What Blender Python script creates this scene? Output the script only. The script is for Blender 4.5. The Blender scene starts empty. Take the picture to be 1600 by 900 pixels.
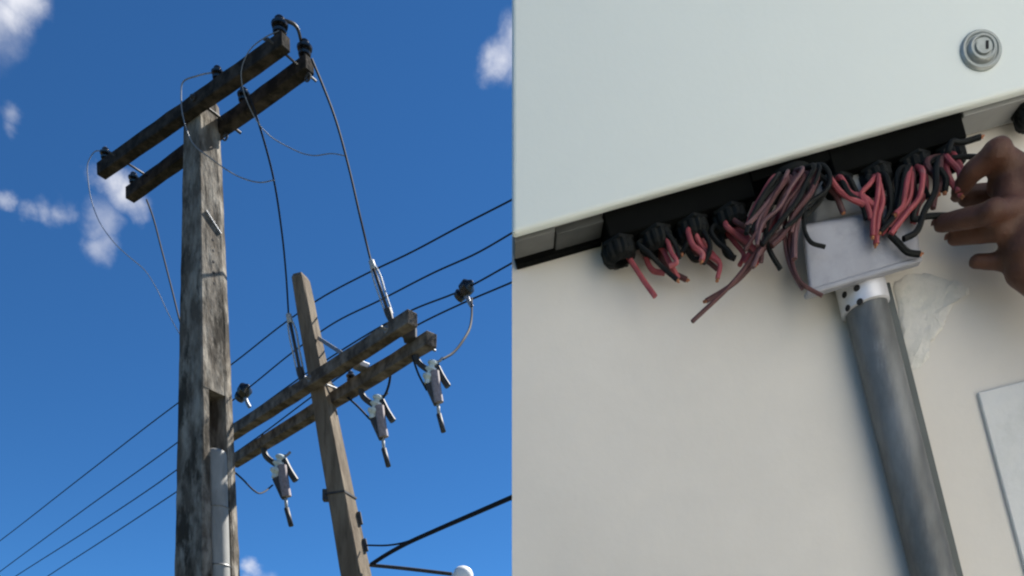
import bpy, bmesh, math, random
from mathutils import Vector, Matrix
random.seed(7)
R = math.radians
scene = bpy.context.scene
col = scene.collection

# ------------------------------------------------------------------ camera
CZ = 1.25          # eye height
F = 1400.0         # focal length in photo pixels (photo is 1600 wide)
HY = 1250.0        # photo row of the horizon (shifted lens, level camera)
cam_d = bpy.data.cameras.new("camera")
cam = bpy.data.objects.new("camera", cam_d)
col.objects.link(cam)
cam.location = (0, 0, CZ)
cam.rotation_euler = (R(90), 0, 0)
cam_d.sensor_width = 36.0
cam_d.lens = F / 1600.0 * 36.0
cam_d.shift_y = (HY - 450.0) / 1600.0
cam_d.clip_start = 0.02
cam_d.clip_end = 5000
scene.camera = cam

# ------------------------------------------------------------------ world, sun, exposure
SUN_EL = R(48)
SUN_AZ = R(51)     # clockwise from +Y towards +X
SKY_STRENGTH = 0.056
world = bpy.data.worlds.new("World")
scene.world = world
world.use_nodes = True
wn, wl = world.node_tree.nodes, world.node_tree.links
wn.clear()
w_out = wn.new("ShaderNodeOutputWorld")
w_bg = wn.new("ShaderNodeBackground")
w_bg.inputs["Strength"].default_value = SKY_STRENGTH
sky = wn.new("ShaderNodeTexSky")
sky.sky_type = 'NISHITA'
sky.sun_disc = False
sky.sun_elevation = SUN_EL
sky.sun_rotation = SUN_AZ
sky.altitude = 4000
sky.air_density = 1.0
sky.dust_density = 0.1
sky.ozone_density = 4.0


def sky_dir(px, py):
    return Vector(((px - 800) / F, 1.0, (HY - py) / F)).normalized()


w_tc = wn.new("ShaderNodeTexCoord")
w_no = wn.new("ShaderNodeTexNoise")
w_no.inputs["Scale"].default_value = 15.0
w_no.inputs["Detail"].default_value = 7.0
w_no.inputs["Roughness"].default_value = 0.6
wl.new(w_tc.outputs["Generated"], w_no.inputs["Vector"])
w_sub = wn.new("ShaderNodeVectorMath"); w_sub.operation = 'SUBTRACT'
w_sub.inputs[1].default_value = (0.5, 0.5, 0.5)
wl.new(w_no.outputs["Color"], w_sub.inputs[0])
w_scl = wn.new("ShaderNodeVectorMath"); w_scl.operation = 'SCALE'
w_scl.inputs["Scale"].default_value = 0.055
wl.new(w_sub.outputs[0], w_scl.inputs[0])
w_add = wn.new("ShaderNodeVectorMath"); w_add.operation = 'ADD'
wl.new(w_tc.outputs["Generated"], w_add.inputs[0])
wl.new(w_scl.outputs[0], w_add.inputs[1])

cloud_list = []    # direction, angular radius, thickness
for px, py, rp, s in [(4, 12, 38, 1.0), (26, -22, 42, 1.0), (-40, 0, 62, 1.0), (6, 42, 20, .6),
                      (783, 88, 27, 1.0), (800, 66, 30, 1.0), (822, 80, 46, 1.0),
                      (32, 178, 18, .42), (28, 206, 15, .32),
                      (40, 325, 20, .50), (66, 322, 24, .62), (94, 324, 22, .55), (4, 306, 18, .60),
                      (166, 280, 28, .95), (188, 298, 32, 1.0), (212, 320, 25, .8), (158, 342, 28, .45), (164, 380, 26, .42),
                      (388, 888, 18, .75), (398, 925, 40, .9)]:
    cloud_list.append((sky_dir(px, py), rp / F * 0.82, s))
rc = random.Random(3)
while len(cloud_list) < 44:      # the same scattered small clouds over the rest of the sky
    az, el = rc.uniform(0, 2 * math.pi), R(rc.uniform(12, 75))
    d = Vector((math.cos(el) * math.sin(az), math.cos(el) * math.cos(az), math.sin(el)))
    if d.y > 0 and abs(d.x / d.y) < 0.72 and d.z / d.y < 1.1:
        continue
    cloud_list.append((d, rc.uniform(.02, .075), rc.uniform(.5, 1.0)))
acc = None
for d, rad, s in cloud_list:
    nd = wn.new("ShaderNodeVectorMath"); nd.operation = 'DISTANCE'
    wl.new(w_add.outputs[0], nd.inputs[0]); nd.inputs[1].default_value = d
    mr = wn.new("ShaderNodeMapRange"); mr.interpolation_type = 'SMOOTHSTEP'
    mr.inputs["From Min"].default_value = 0.0
    mr.inputs["From Max"].default_value = rad * 1.25
    mr.inputs["To Min"].default_value = s
    mr.inputs["To Max"].default_value = 0.0
    wl.new(nd.outputs["Value"], mr.inputs["Value"])
    if acc is None:
        acc = mr.outputs[0]
    else:
        mx = wn.new("ShaderNodeMath"); mx.operation = 'MAXIMUM'
        wl.new(acc, mx.inputs[0]); wl.new(mr.outputs[0], mx.inputs[1])
        acc = mx.outputs[0]
w_n2 = wn.new("ShaderNodeTexNoise")
w_n2.inputs["Scale"].default_value = 24.0
w_n2.inputs["Detail"].default_value = 9.0
wl.new(w_tc.outputs["Generated"], w_n2.inputs["Vector"])
w_mr = wn.new("ShaderNodeMapRange")
w_mr.inputs["From Min"].default_value = .32; w_mr.inputs["From Max"].default_value = .62
w_mr.inputs["To Min"].default_value = .35; w_mr.inputs["To Max"].default_value = 1.05
wl.new(w_n2.outputs["Fac"], w_mr.inputs["Value"])
w_mul = wn.new("ShaderNodeMath"); w_mul.operation = 'MULTIPLY'; w_mul.use_clamp = True
wl.new(acc, w_mul.inputs[0]); wl.new(w_mr.outputs[0], w_mul.inputs[1])
acc = w_mul.outputs[0]
w_mix = wn.new("ShaderNodeMix"); w_mix.data_type = 'RGBA'
wl.new(acc, w_mix.inputs["Factor"])
w_tint = wn.new("ShaderNodeMix"); w_tint.data_type = 'RGBA'; w_tint.blend_type = 'MULTIPLY'   # the deep clear blue of this sky
w_tint.inputs["Factor"].default_value = 1.0
wl.new(sky.outputs[0], w_tint.inputs["A"])
w_tint.inputs["B"].default_value = (0.38, 0.80, 1.06, 1)
wl.new(w_tint.outputs["Result"], w_mix.inputs["A"])
w_mix.inputs["B"].default_value = (6.9, 7.0, 7.5, 1)
wl.new(w_mix.outputs["Result"], w_bg.inputs["Color"])
wl.new(w_bg.outputs[0], w_out.inputs["Surface"])

sun_d = bpy.data.lights.new("sun", 'SUN')
sun_d.energy = 5.0
sun_d.angle = R(0.53)
sun_d.color = (1.0, 0.95, 0.87)
sun = bpy.data.objects.new("sun", sun_d)
col.objects.link(sun)
sun_v = Vector((math.cos(SUN_EL) * math.sin(SUN_AZ), math.cos(SUN_EL) * math.cos(SUN_AZ), math.sin(SUN_EL)))
sun.rotation_euler = sun_v.to_track_quat('Z', 'Y').to_euler()
sun.location = (6, 6, 9)

scene.render.engine = 'CYCLES'
scene.view_settings.view_transform = 'Standard'
scene.view_settings.look = 'None'
scene.view_settings.exposure = 1.25
scene.view_settings.gamma = 1.0
scene.view_settings.use_curve_mapping = False
scene.cycles.use_denoising = True
scene.cycles.max_bounces = 8
scene.cycles.diffuse_bounces = 5
scene.cycles.filter_width = 2.2
scene.cycles.sample_clamp_indirect = 6


# ------------------------------------------------------------------ helpers
def P(px, py, d):
    """World point seen at photo pixel (px, py) when it stands d metres in front of the camera."""
    return Vector(((px - 800) / F * d, d, CZ + (HY - py) / F * d))


def M(name, color, rough=0.7, var=0.15, scale=20.0, color2=None, stretch=(1, 1, 1), bump=0.0, bscale=60.0,
      metallic=0.0, spec=0.5, mid=(0.35, 0.65), detail=6.0, grime=None, gscale=6.0, gamount=(0.52, 0.7)):
    m = bpy.data.materials.new(name)
    m.use_nodes = True
    n, l = m.node_tree.nodes, m.node_tree.links
    b = n["Principled BSDF"]
    b.inputs["Roughness"].default_value = rough
    b.inputs["Metallic"].default_value = metallic
    b.inputs["Specular IOR Level"].default_value = spec
    tc = n.new("ShaderNodeTexCoord")
    mp = n.new("ShaderNodeMapping")
    mp.inputs["Scale"].default_value = stretch
    l.new(tc.outputs["Object"], mp.inputs["Vector"])
    no = n.new("ShaderNodeTexNoise")
    no.inputs["Scale"].default_value = scale
    no.inputs["Detail"].default_value = detail
    no.inputs["Roughness"].default_value = 0.62
    l.new(mp.outputs[0], no.inputs["Vector"])
    if color2 is None:
        color2 = tuple(min(1, c * (1 + var)) for c in color)
        color = tuple(c * (1 - var) for c in color)
    cr = n.new("ShaderNodeValToRGB")
    cr.color_ramp.elements[0].position = mid[0]
    cr.color_ramp.elements[0].color = (*color, 1)
    cr.color_ramp.elements[1].position = mid[1]
    cr.color_ramp.elements[1].color = (*color2, 1)
    l.new(no.outputs["Fac"], cr.inputs["Fac"])
    out = cr.outputs["Color"]
    if grime:
        g = n.new("ShaderNodeTexNoise")
        g.inputs["Scale"].default_value = gscale
        g.inputs["Detail"].default_value = 8.0
        g.inputs["Roughness"].default_value = 0.7
        l.new(mp.outputs[0], g.inputs["Vector"])
        gr = n.new("ShaderNodeMapRange")
        gr.interpolation_type = 'SMOOTHSTEP'
        gr.inputs["From Min"].default_value = gamount[0]
        gr.inputs["From Max"].default_value = gamount[1]
        l.new(g.outputs["Fac"], gr.inputs["Value"])
        mx = n.new("ShaderNodeMix"); mx.data_type = 'RGBA'
        l.new(gr.outputs[0], mx.inputs["Factor"])
        l.new(out, mx.inputs["A"])
        mx.inputs["B"].default_value = (*grime, 1)
        out = mx.outputs["Result"]
    l.new(out, b.inputs["Base Color"])
    if bump:
        bn = n.new("ShaderNodeTexNoise")
        bn.inputs["Scale"].default_value = bscale
        bn.inputs["Detail"].default_value = 6.0
        l.new(mp.outputs[0], bn.inputs["Vector"])
        bp = n.new("ShaderNodeBump")
        bp.inputs["Strength"].default_value = bump
        bp.inputs["Distance"].default_value = 0.01
        l.new(bn.outputs["Fac"], bp.inputs["Height"])
        l.new(bp.outputs[0], b.inputs["Normal"])
    return m


def tag(o, label=None, cat=None, group=None, kind=None):
    if label: o["label"] = label
    if cat: o["category"] = cat
    if group: o["group"] = group
    if kind: o["kind"] = kind
    return o


def empty(name, loc):
    o = bpy.data.objects.new(name, None)
    col.objects.link(o)
    o.location = loc
    o.empty_display_size = 0.1
    return o


def frame_of(axis):
    a = Vector(axis).normalized()
    h = Vector((0, 0, 1)) if abs(a.z) < 0.9 else Vector((1, 0, 0))
    x = h.cross(a).normalized()
    return x, a.cross(x), a


def smooth_path(pts, n=6):
    pts = [Vector(p) for p in pts]
    m = len(pts)
    if m < 3:
        return pts
    seg = [max(1e-9, (pts[i + 1] - pts[i]).length) for i in range(m - 1)]
    tan = []
    for i in range(m):
        if i == 0: t = (pts[1] - pts[0]) / seg[0]
        elif i == m - 1: t = (pts[-1] - pts[-2]) / seg[-1]
        else:
            t = ((pts[i] - pts[i - 1]) / seg[i - 1] * seg[i] + (pts[i + 1] - pts[i]) / seg[i] * seg[i - 1]) / (seg[i] + seg[i - 1])
        tan.append(t)
    out = []
    for i in range(m - 1):
        L = seg[i]
        for k in range(n):
            u = k / n
            h00, h10 = 2 * u ** 3 - 3 * u * u + 1, u ** 3 - 2 * u * u + u
            h01, h11 = -2 * u ** 3 + 3 * u * u, u ** 3 - u * u
            out.append(pts[i] * h00 + tan[i] * (L * h10) + pts[i + 1] * h01 + tan[i + 1] * (L * h11))
    out.append(pts[-1])
    return out


class MB:
    """Collects shapes in world space, then links them as one mesh object."""
    def __init__(self):
        self.v, self.f, self.s = [], [], []

    def add(self, verts, faces, smooth=False):
        o = len(self.v)
        self.v += [Vector(p) for p in verts]
        self.f += [tuple(i + o for i in f) for f in faces]
        self.s += [smooth] * len(faces)
        return self

    def hexa(self, c):
        return self.add(c, [(0, 3, 2, 1), (4, 5, 6, 7), (0, 1, 5, 4), (1, 2, 6, 5), (2, 3, 7, 6), (3, 0, 4, 7)])

    def box(self, lo, hi):
        (a, b, c), (d, e, f) = lo, hi
        return self.hexa([(a, b, c), (d, b, c), (d, e, c), (a, e, c), (a, b, f), (d, b, f), (d, e, f), (a, e, f)])

    def bar(self, p0, p1, w, h, up=(0, 0, 1), w1=None, h1=None):
        p0, p1 = Vector(p0), Vector(p1)
        a = (p1 - p0).normalized()
        s = a.cross(Vector(up)).normalized()
        u = s.cross(a).normalized()
        w1, h1 = w1 or w, h1 or h
        c = [p0 + s * x * w / 2 + u * y * h / 2 for x, y in ((-1, -1), (1, -1), (1, 1), (-1, 1))]
        c += [p1 + s * x * w1 / 2 + u * y * h1 / 2 for x, y in ((-1, -1), (1, -1), (1, 1), (-1, 1))]
        return self.hexa(c)

    def prism(self, poly, front, back):
        """poly: list of (X, Z) world pairs, extruded along Y from front to back."""
        n = len(poly)
        v = [(x, front, z) for x, z in poly] + [(x, back, z) for x, z in poly]
        f = [tuple(range(n)), tuple(range(2 * n - 1, n - 1, -1))]
        f += [(i, i + n, (i + 1) % n + n, (i + 1) % n) for i in range(n)]
        return self.add(v, f)

    def tube(self, pts, r, seg=8, r1=None, path=True, n=6):
        pts = smooth_path(pts, n) if path else [Vector(p) for p in pts]
        m = len(pts)
        x, y, a = frame_of(pts[1] - pts[0])
        v = []
        for i, p in enumerate(pts):
            t = (pts[min(i + 1, m - 1)] - pts[max(i - 1, 0)]).normalized()
            x = (x - t * x.dot(t)).normalized()
            y = t.cross(x)
            rr = r if r1 is None else r + (r1 - r) * i / (m - 1)
            v += [p + (x * math.cos(k / seg * 2 * math.pi) + y * math.sin(k / seg * 2 * math.pi)) * rr for k in range(seg)]
        f = []
        for i in range(m - 1):
            for k in range(seg):
                f.append((i * seg + k, i * seg + (k + 1) % seg, (i + 1) * seg + (k + 1) % seg, (i + 1) * seg + k))
        self.add(v, f, True)
        o = len(v)
        self.add(v[:seg], [tuple(range(seg - 1, -1, -1))])
        self.add(v[-seg:], [tuple(range(seg))])
        return self

    def lathe(self, base, axis, profile, seg=16, smooth=True):
        """profile: (radius, height) pairs along the axis from base."""
        x, y, a = frame_of(axis)
        base = Vector(base)
        v = []
        for r, h in profile:
            v += [base + a * h + (x * math.cos(k / seg * 2 * math.pi) + y * math.sin(k / seg * 2 * math.pi)) * max(r, 1e-4) for k in range(seg)]
        f = []
        for i in range(len(profile) - 1):
            for k in range(seg):
                f.append((i * seg + k, i * seg + (k + 1) % seg, (i + 1) * seg + (k + 1) % seg, (i + 1) * seg + k))
        self.add(v, f, smooth)
        self.add(v[:seg], [tuple(range(seg - 1, -1, -1))])
        self.add(v[-seg:], [tuple(range(seg))])
        return self

    def ring(self, c, axis, R0, r, seg=16, s2=6):
        x, y, a = frame_of(axis)
        c = Vector(c)
        v, f = [], []
        for i in range(seg):
            t = i / seg * 2 * math.pi
            rad = x * math.cos(t) + y * math.sin(t)
            for k in range(s2):
                u = k / s2 * 2 * math.pi
                v.append(c + rad * (R0 + r * math.cos(u)) + a * r * math.sin(u))
        for i in range(seg):
            for k in range(s2):
                f.append((i * s2 + k, ((i + 1) % seg) * s2 + k, ((i + 1) % seg) * s2 + (k + 1) % s2, i * s2 + (k + 1) % s2))
        return self.add(v, f, True)

    def build(self, name, mat, parent=None, bevel=0.0, bseg=2):
        root = parent
        while root is not None and root.parent is not None:
            root = root.parent
        o0 = root.location.copy() if root is not None else Vector((0, 0, 0))
        if root is None:      # a thing of one mesh: its origin sits at its own middle, lowest point
            xs, ys, zs = [p.x for p in self.v], [p.y for p in self.v], [p.z for p in self.v]
            o0 = Vector(((min(xs) + max(xs)) / 2, (min(ys) + max(ys)) / 2, min(zs)))
        me = bpy.data.meshes.new(name)
        me.from_pydata([p - o0 for p in self.v], [], self.f)
        me.polygons.foreach_set("use_smooth", self.s)
        bm = bmesh.new(); bm.from_mesh(me)
        bmesh.ops.remove_doubles(bm, verts=bm.verts, dist=1e-6)
        bmesh.ops.recalc_face_normals(bm, faces=bm.faces)
        if bevel:
            ed = [e for e in bm.edges if len(e.link_faces) == 2 and e.calc_face_angle(0) > 0.5]
            bmesh.ops.bevel(bm, geom=ed, offset=bevel, segments=bseg, affect='EDGES', profile=0.5)
        for e in bm.edges:
            if len(e.link_faces) == 2 and e.calc_face_angle(0) > 0.7:
                e.smooth = False
        bm.to_mesh(me); bm.free()
        me.materials.append(mat)
        o = bpy.data.objects.new(name, me)
        col.objects.link(o)
        if parent is not None:
            o.parent = parent
        else:
            o.location = o0
        return o


# ------------------------------------------------------------------ materials
m_ground = M("dry_grassy_soil", (0.055, 0.058, 0.032), .95, .3, 2.5, bump=.5, bscale=12, grime=(.11, .085, .055), gscale=.5)
m_paving = M("pale_bounce_concrete", (0.55, 0.51, 0.44), .9, .12, 1.3, bump=.3, bscale=8, grime=(.42, .38, .32), gscale=.8)
m_plaster = M("painted_plaster", (0.725, 0.695, 0.632), .85, .045, 5, bump=.12, bscale=26, grime=(.65, .63, .585), gscale=3.2, gamount=(.55, .8), spec=.25)
m_white = M("bounce_wall_white", (0.84, 0.82, 0.77), .9, .04, 3, bump=.2, bscale=20)
m_concrete = M("weathered_concrete", (0.108, 0.092, 0.074), .95, 0, 10, color2=(0.30, 0.275, 0.235), stretch=(1, 1, .42), bump=1.0, bscale=26,
               mid=(.40, .64), grime=(.046, .040, .032), gscale=4.2, gamount=(.48, .62), spec=.15, detail=10)
m_tan = M("weathered_tan_timber", (0.10, 0.080, 0.060), .95, 0, 14, color2=(0.235, 0.198, 0.150), stretch=(1, 1, .16), bump=.6, bscale=50,
          grime=(.075, .055, .040), gscale=7, gamount=(.50, .70), spec=.15)
m_arm = M("dark_weathered_timber", (0.020, 0.018, 0.016), .95, 0, 9, color2=(0.085, 0.070, 0.058), bump=.6, bscale=40,
          mid=(.42, .72), grime=(.11, .085, .065), gscale=16, gamount=(.60, .75), spec=.15)
m_arm2 = M("brown_weathered_timber", (0.065, 0.054, 0.045), .95, 0, 9, color2=(0.22, 0.19, 0.16), bump=.6, bscale=40,
           mid=(.40, .70), grime=(.22, .19, .16), gscale=16, gamount=(.60, .75), spec=.15)
m_pipe = M("grey_riser_pipe", (0.20, 0.20, 0.19), .7, 0, 8, color2=(0.30, 0.30, 0.285), stretch=(1, 1, .3), bump=.15, grime=(.2, .19, .17), gscale=7)
m_porc_dark = M("dark_glazed_porcelain", (0.012, 0.012, 0.013), .25, .3, 12, spec=.6)
m_porc_white = M("pale_glazed_porcelain", (0.62, 0.70, 0.68), .25, .08, 20, grime=(.35, .38, .36), gscale=30)
m_steel = M("dull_galvanised_steel", (0.24, 0.245, 0.25), .5, .2, 30, metallic=.6)
m_iron = M("dark_iron", (0.035, 0.034, 0.034), .6, .3, 30)
m_wire_dark = M("dark_conductor", (0.012, 0.015, 0.022), .7, .2, 40, spec=.15)
m_wire_pale = M("pale_aluminium_wire", (0.22, 0.24, 0.27), .5, .15, 40, metallic=.3)
m_pinkgrey = M("grey_fuse_body", (0.26, 0.22, 0.23), .6, .25, 40)
m_palerod = M("pale_fibre_rod", (0.36, 0.38, 0.37), .5, .15, 40)
m_globe = M("white_lamp_shell", (0.82, 0.84, 0.82), .3, .03, 10)
m_cab = M("pale_green_grey_enamel", (0.765, 0.825, 0.785), .45, .012, 6, bump=.025, bscale=160, grime=(.72, .78, .745), gscale=3, gamount=(.50, .85), spec=.4)
m_cab_in = M("grey_sheet_steel", (0.30, 0.31, 0.305), .6, .12, 10)
m_flange = M("mid_grey_sheet", (0.15, 0.155, 0.15), .7, .15, 20)
m_strip = M("dark_grey_sheet", (0.06, 0.064, 0.062), .7, .2, 30)
m_black = M("black_plate_and_gap_shade", (0.003, 0.0035, 0.0032), .95, .3, 30, spec=.1)
m_gland = M("black_nylon", (0.003, 0.0045, 0.004), .65, .3, 40, spec=.22)
m_lock = M("zinc_lock", (0.34, 0.37, 0.36), .45, .15, 80, metallic=.55)
m_red = M("dusty_red_insulation", (0.31, 0.055, 0.064), .55, .3, 60, grime=(.28, .13, .13), gscale=60)
m_red_brown = M("dull_maroon_insulation", (0.075, 0.022, 0.022), .6, .3, 60, grime=(.10, .055, .05), gscale=50)
m_blackw = M("black_insulation", (0.005, 0.0065, 0.006), .65, .3, 60, spec=.25)
m_copper = M("bare_copper", (0.42, 0.19, 0.10), .45, .2, 80, metallic=.7)
m_nail = M("fingernail", (0.17, 0.085, 0.06), .35, .1, 60)
m_mauve = M("dusty_mauve_insulation", (0.13, 0.062, 0.066), .6, .3, 50, grime=(.05, .03, .03), gscale=40)
m_box = M("grey_sheet_metal", (0.335, 0.345, 0.38), .6, .14, 14, metallic=.2, grime=(.24, .25, .275), gscale=9, bump=.15, bscale=50)
m_coupler = M("bright_perforated_metal", (0.66, 0.67, 0.70), .4, .08, 40, metallic=.3)
m_duct = M("dull_grey_metal_pipe", (0.085, 0.092, 0.092), .5, 0, 22, color2=(0.22, 0.23, 0.23), metallic=.3, stretch=(1, 1, .35), grime=(.30, .31, .31), gscale=16, gamount=(.58, .74), bump=.15)
m_duct_dark = M("dark_grey_metal_strip", (0.085, 0.10, 0.10), .5, .15, 14, metallic=.3)
m_hole = M("dark_hole", (0.02, 0.02, 0.022), .9, .2, 40)
m_filler = M("rough_filler_plaster", (0.67, 0.67, 0.615), .9, 0, 24, color2=(.76, .74, .69), bump=.45, bscale=70, grime=(.60, .62, .57), gscale=30, gamount=(.55, .68), spec=.2)
m_board = M("mottled_white_board", (0.70, 0.715, 0.70), .7, .04, 10, bump=.25, bscale=45, grime=(.62, .64, .62), gscale=14, spec=.3)
m_skin = M("brown_skin", (0.088, 0.037, 0.022), .52, .16, 30, bump=.16, bscale=420, spec=.35, grime=(.105, .046, .029), gscale=22, gamount=(.45, .75))
m_shirt = M("blue_work_shirt", (0.05, 0.08, 0.16), .9, .15, 30)
m_trousers = M("dark_trousers", (0.03, 0.03, 0.035), .9, .15, 30)
m_hair = M("black_hair", (0.010, 0.009, 0.009), .8, .3, 80)

# ------------------------------------------------------------------ setting: ground and wall
g = MB()
g.add([(-900, -900, 0), (900, -900, 0), (900, 900, 0), (-900, 900, 0)], [(0, 1, 2, 3)])
go = g.build("ground", m_ground)
tag(go, "dark dry grassy soil around the poles", "ground", kind="structure")
tag(MB().box((0.15, -4.5, -.05), (9.0, 0.78, .05)).build("bounce_paving", m_paving), "unseen pale concrete paving added to bounce sunlight onto the wall", "bounce_paving", kind="structure")  # pale slab out of view, laid on this side for directional ground bounce

WALL = 0.795                     # distance of the wall's face
CAB = 0.750                      # distance of the cabinet door
wb = MB()
wb.hexa([(0.0, WALL, 0), (3.4, WALL, 0), (3.4, WALL + .22, 0), (0.03, WALL + .22, 0),
         (0.0, WALL, 2.3), (3.4, WALL, 2.3), (3.4, WALL + .22, 2.3), (0.03, WALL + .22, 2.3)])
wo = wb.build("plaster_wall", m_plaster)
tag(wo, "off-white painted plaster wall behind the cabinet and the metal pipe", "wall", kind="thing")

# white wall added out of view behind the camera, bounces sunlight onto the cabinet
hw = MB()
hw.box((0.42, -1.15, 0.02), (8.5, -0.85, 4.2))
tag(hw.build("bounce_wall", m_white), "added white wall across the yard, bouncing sunlight onto the cabinet", "wall", kind="thing")

# ------------------------------------------------------------------ tall pole with two crossarms
A1L, A1R = (158, 268, 7.547), (447, 65, 6.253)
A2L, A2R = (203, 305, 7.828), (484, 100, 6.432)


def on_bar(L, Rr, px):
    """Point of a crossarm's axis that is seen at photo column px."""
    a, b = P(*L), P(*Rr)
    lo, hi = 0.0, 1.0
    for _ in range(40):
        t = (lo + hi) / 2
        q = a.lerp(b, t)
        if 800 + F * q.x / q.y < px: lo = t
        else: hi = t
    return a.lerp(b, (lo + hi) / 2)


ARM_W, ARM_H = .085, .105
arm_dir = (P(*A1R) - P(*A1L)); arm_dir.z = 0; arm_dir.normalize()
arm_perp = Vector((-arm_dir.y, arm_dir.x, 0))            # away from the camera
mid_arm = (on_bar(A1L, A1R, 312) + on_bar(A2L, A2R, 312)) / 2
DP = 7.0
ztop = P(0, 163, DP).z
axis_top = P(316, 163, DP)
axis_low = P(326, 900, DP); axis_low.y = DP
z_lo = axis_low.z
base_pt = Vector((axis_low.x + .015, DP, 0))
pole = empty("utility_pole", base_pt)
tag(pole, "tall weathered concrete pole with two parallel crossarms at its top and a grey riser pipe", "utility pole", "utility poles")


def pole_axis(z):
    t = (z - z_lo) / (ztop - z_lo)
    return axis_low + (axis_top - axis_low) * t if z > z_lo else axis_low.lerp(base_pt, (z_lo - z) / z_lo)


def pole_half(z):
    t = (z - z_lo) / (ztop - z_lo)
    return (.184 + (.098 - .184) * t) if t > 0 else .184 + .02 * (z_lo - z) / z_lo


ZREC = P(0, 622, DP).z


def section(z, dep):
    h = pole_half(z); c = pole_axis(z); c = Vector((c.x, c.y, z))
    pq = [(h, -.92 * h), (h, -.60 * h), (h - dep, -.60 * h), (h - dep, .42 * h), (h, .42 * h), (h, .56 * h),
          (.80 * h, h), (-.9 * h, h), (-h, .9 * h), (-h, -.92 * h), (-.92 * h, -h), (.92 * h, -h)]
    return [c + arm_dir * p + arm_perp * q for p, q in pq]


pm = MB()
levels = [(ztop, .0006)]
z = ztop
rp = random.Random(11)
zs = [ztop - .12 * k for k in range(1, 200) if ztop - .12 * k > ZREC + .03]
rings = [section(zz, .0006) for zz in [ztop] + zs]
rings.append(section(ZREC, .0006))
rings.append(section(ZREC - .001, .20))
zz = ZREC - .1
while zz > 0.05:
    rings.append(section(zz, .20)); zz -= .12
rings.append(section(0, .20))
for ring in rings:                       # worn, uneven faces
    for i, p in enumerate(ring):
        pm_j = .0028
        ring[i] = p + Vector((rp.uniform(-1, 1), rp.uniform(-1, 1), 0)) * pm_j
n = 12
vv, ff = [], []
for ring in rings: vv += ring
for i in range(len(rings) - 1):
    for k in range(n):
        ff.append((i * n + k, (i + 1) * n + k, (i + 1) * n + (k + 1) % n, i * n + (k + 1) % n))
ff.append(tuple(range(n)))
pm.add(vv, ff)
shaft = pm.build("shaft", m_concrete, pole)

# riser pipe standing in the pole's channel
rb = MB()
zt = P(0, 712, DP).z
def in_channel(z, r=.078):
    h = pole_half(z); c = pole_axis(z)
    return Vector((c.x, c.y, z)) + arm_dir * (h - .035) + arm_perp * (-.09 * h)
rb.tube([in_channel(0.0), in_channel(1.5), in_channel(z_lo), in_channel(zt - .03)], .082, 18, path=False)
rb.lathe(in_channel(zt - .032), (0, 0, 1), [(.0818, 0), (.078, .02), (.062, .036), (.033, .046), (.0, .05)], 16)
rb.build("riser_pipe", m_pipe, pole)
for k, zz in enumerate((P(0, 800, DP).z, P(0, 890, DP).z, 1.6)):
    c = in_channel(zz)
    b = MB().ring(c, (0, 0, 1), .084, .005, 20)
    b.build("pipe_strap", m_steel, pole)

# row of old bolt holes, a scrap of tie wire
for k in range(5):
    zz = P(0, 385 + 17 * k, DP).z
    h = pole_half(zz); c = pole_axis(zz)
    q = Vector((c.x, c.y, zz)) + arm_dir * (h + .001) + arm_perp * (-.1 * h)
    b = MB().lathe(q - arm_dir * .006, arm_dir, [(.012, 0), (.012, .006), (.008, .008)], 10)
    b.build("bolt_plug", m_hole, pole)
def on_face_b(px_q, z):
    h = pole_half(z); c = pole_axis(z)
    return Vector((c.x, c.y, z)) + arm_dir * (h + .005) + arm_perp * (px_q * h)
MB().tube([on_face_b(-.6, P(0, 346, DP).z), on_face_b(-.1, P(0, 356, DP).z), on_face_b(.5, P(0, 368, DP).z)], .007, 6).build("tie_wire", m_wire_pale, pole)


def crossarm(parent, L, Rr, mat, name="crossarm", w=ARM_W, h=ARM_H, ext=(0, 0)):
    a, b = P(*L), P(*Rr)
    d = (b - a).normalized()
    a = a - d * ext[0]; b = b + d * ext[1]
    m = MB()
    side = Vector((-d.y, d.x, 0)).normalized(); up = d.cross(side) * -1
    if up.z < 0: up = -up
    rr = random.Random(int(abs(a.x) * 1000))
    N = 14; ringsv = []
    for i in range(N + 1):
        c = a.lerp(b, i / N)
        for x, y in ((-1, -1), (1, -1), (1, 1), (-1, 1)):
            ringsv.append(c + side * x * (w / 2 + rr.uniform(-.003, .003)) + up * y * (h / 2 + rr.uniform(-.003, .003)))
    f = []
    for i in range(N):
        for k in range(4):
            f.append((i * 4 + k, i * 4 + (k + 1) % 4, i * 4 + 4 + (k + 1) % 4, i * 4 + 4 + k))
    f += [(3, 2, 1, 0), (N * 4, N * 4 + 1, N * 4 + 2, N * 4 + 3)]
    m.add(ringsv, f)
    return m.build(name, mat, parent, bevel=.006, bseg=1)


def pin_insulator(parent, base, s=1.0, tilt=(0, 0, 1)):
    o = MB().lathe(base, tilt, [(.030 * s, .030 * s), (.046 * s, .034 * s), (.050 * s, .050 * s), (.034 * s, .068 * s), (.032 * s, .078 * s), (.056 * s, .082 * s),
                                (.060 * s, .098 * s), (.044 * s, .116 * s), (.034 * s, .124 * s), (.036 * s, .138 * s), (.026 * s, .150 * s), (.0, .153 * s)], 18).build("insulator", m_porc_dark, parent)
    MB().lathe(Vector(base) - Vector(tilt) * .02, tilt, [(.020 * s, 0), (.020 * s, .022), (.012 * s, .024), (.012 * s, .06 * s)], 10).build("insulator_pin", m_steel, o if False else parent)
    t = Vector(base) + Vector(tilt) * .140 * s
    MB().lathe(t, tilt, [(.022 * s, 0), (.022 * s, .012 * s), (.012 * s, .022 * s)], 10).build("wire_clamp", m_wire_pale, parent)
    return o


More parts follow.
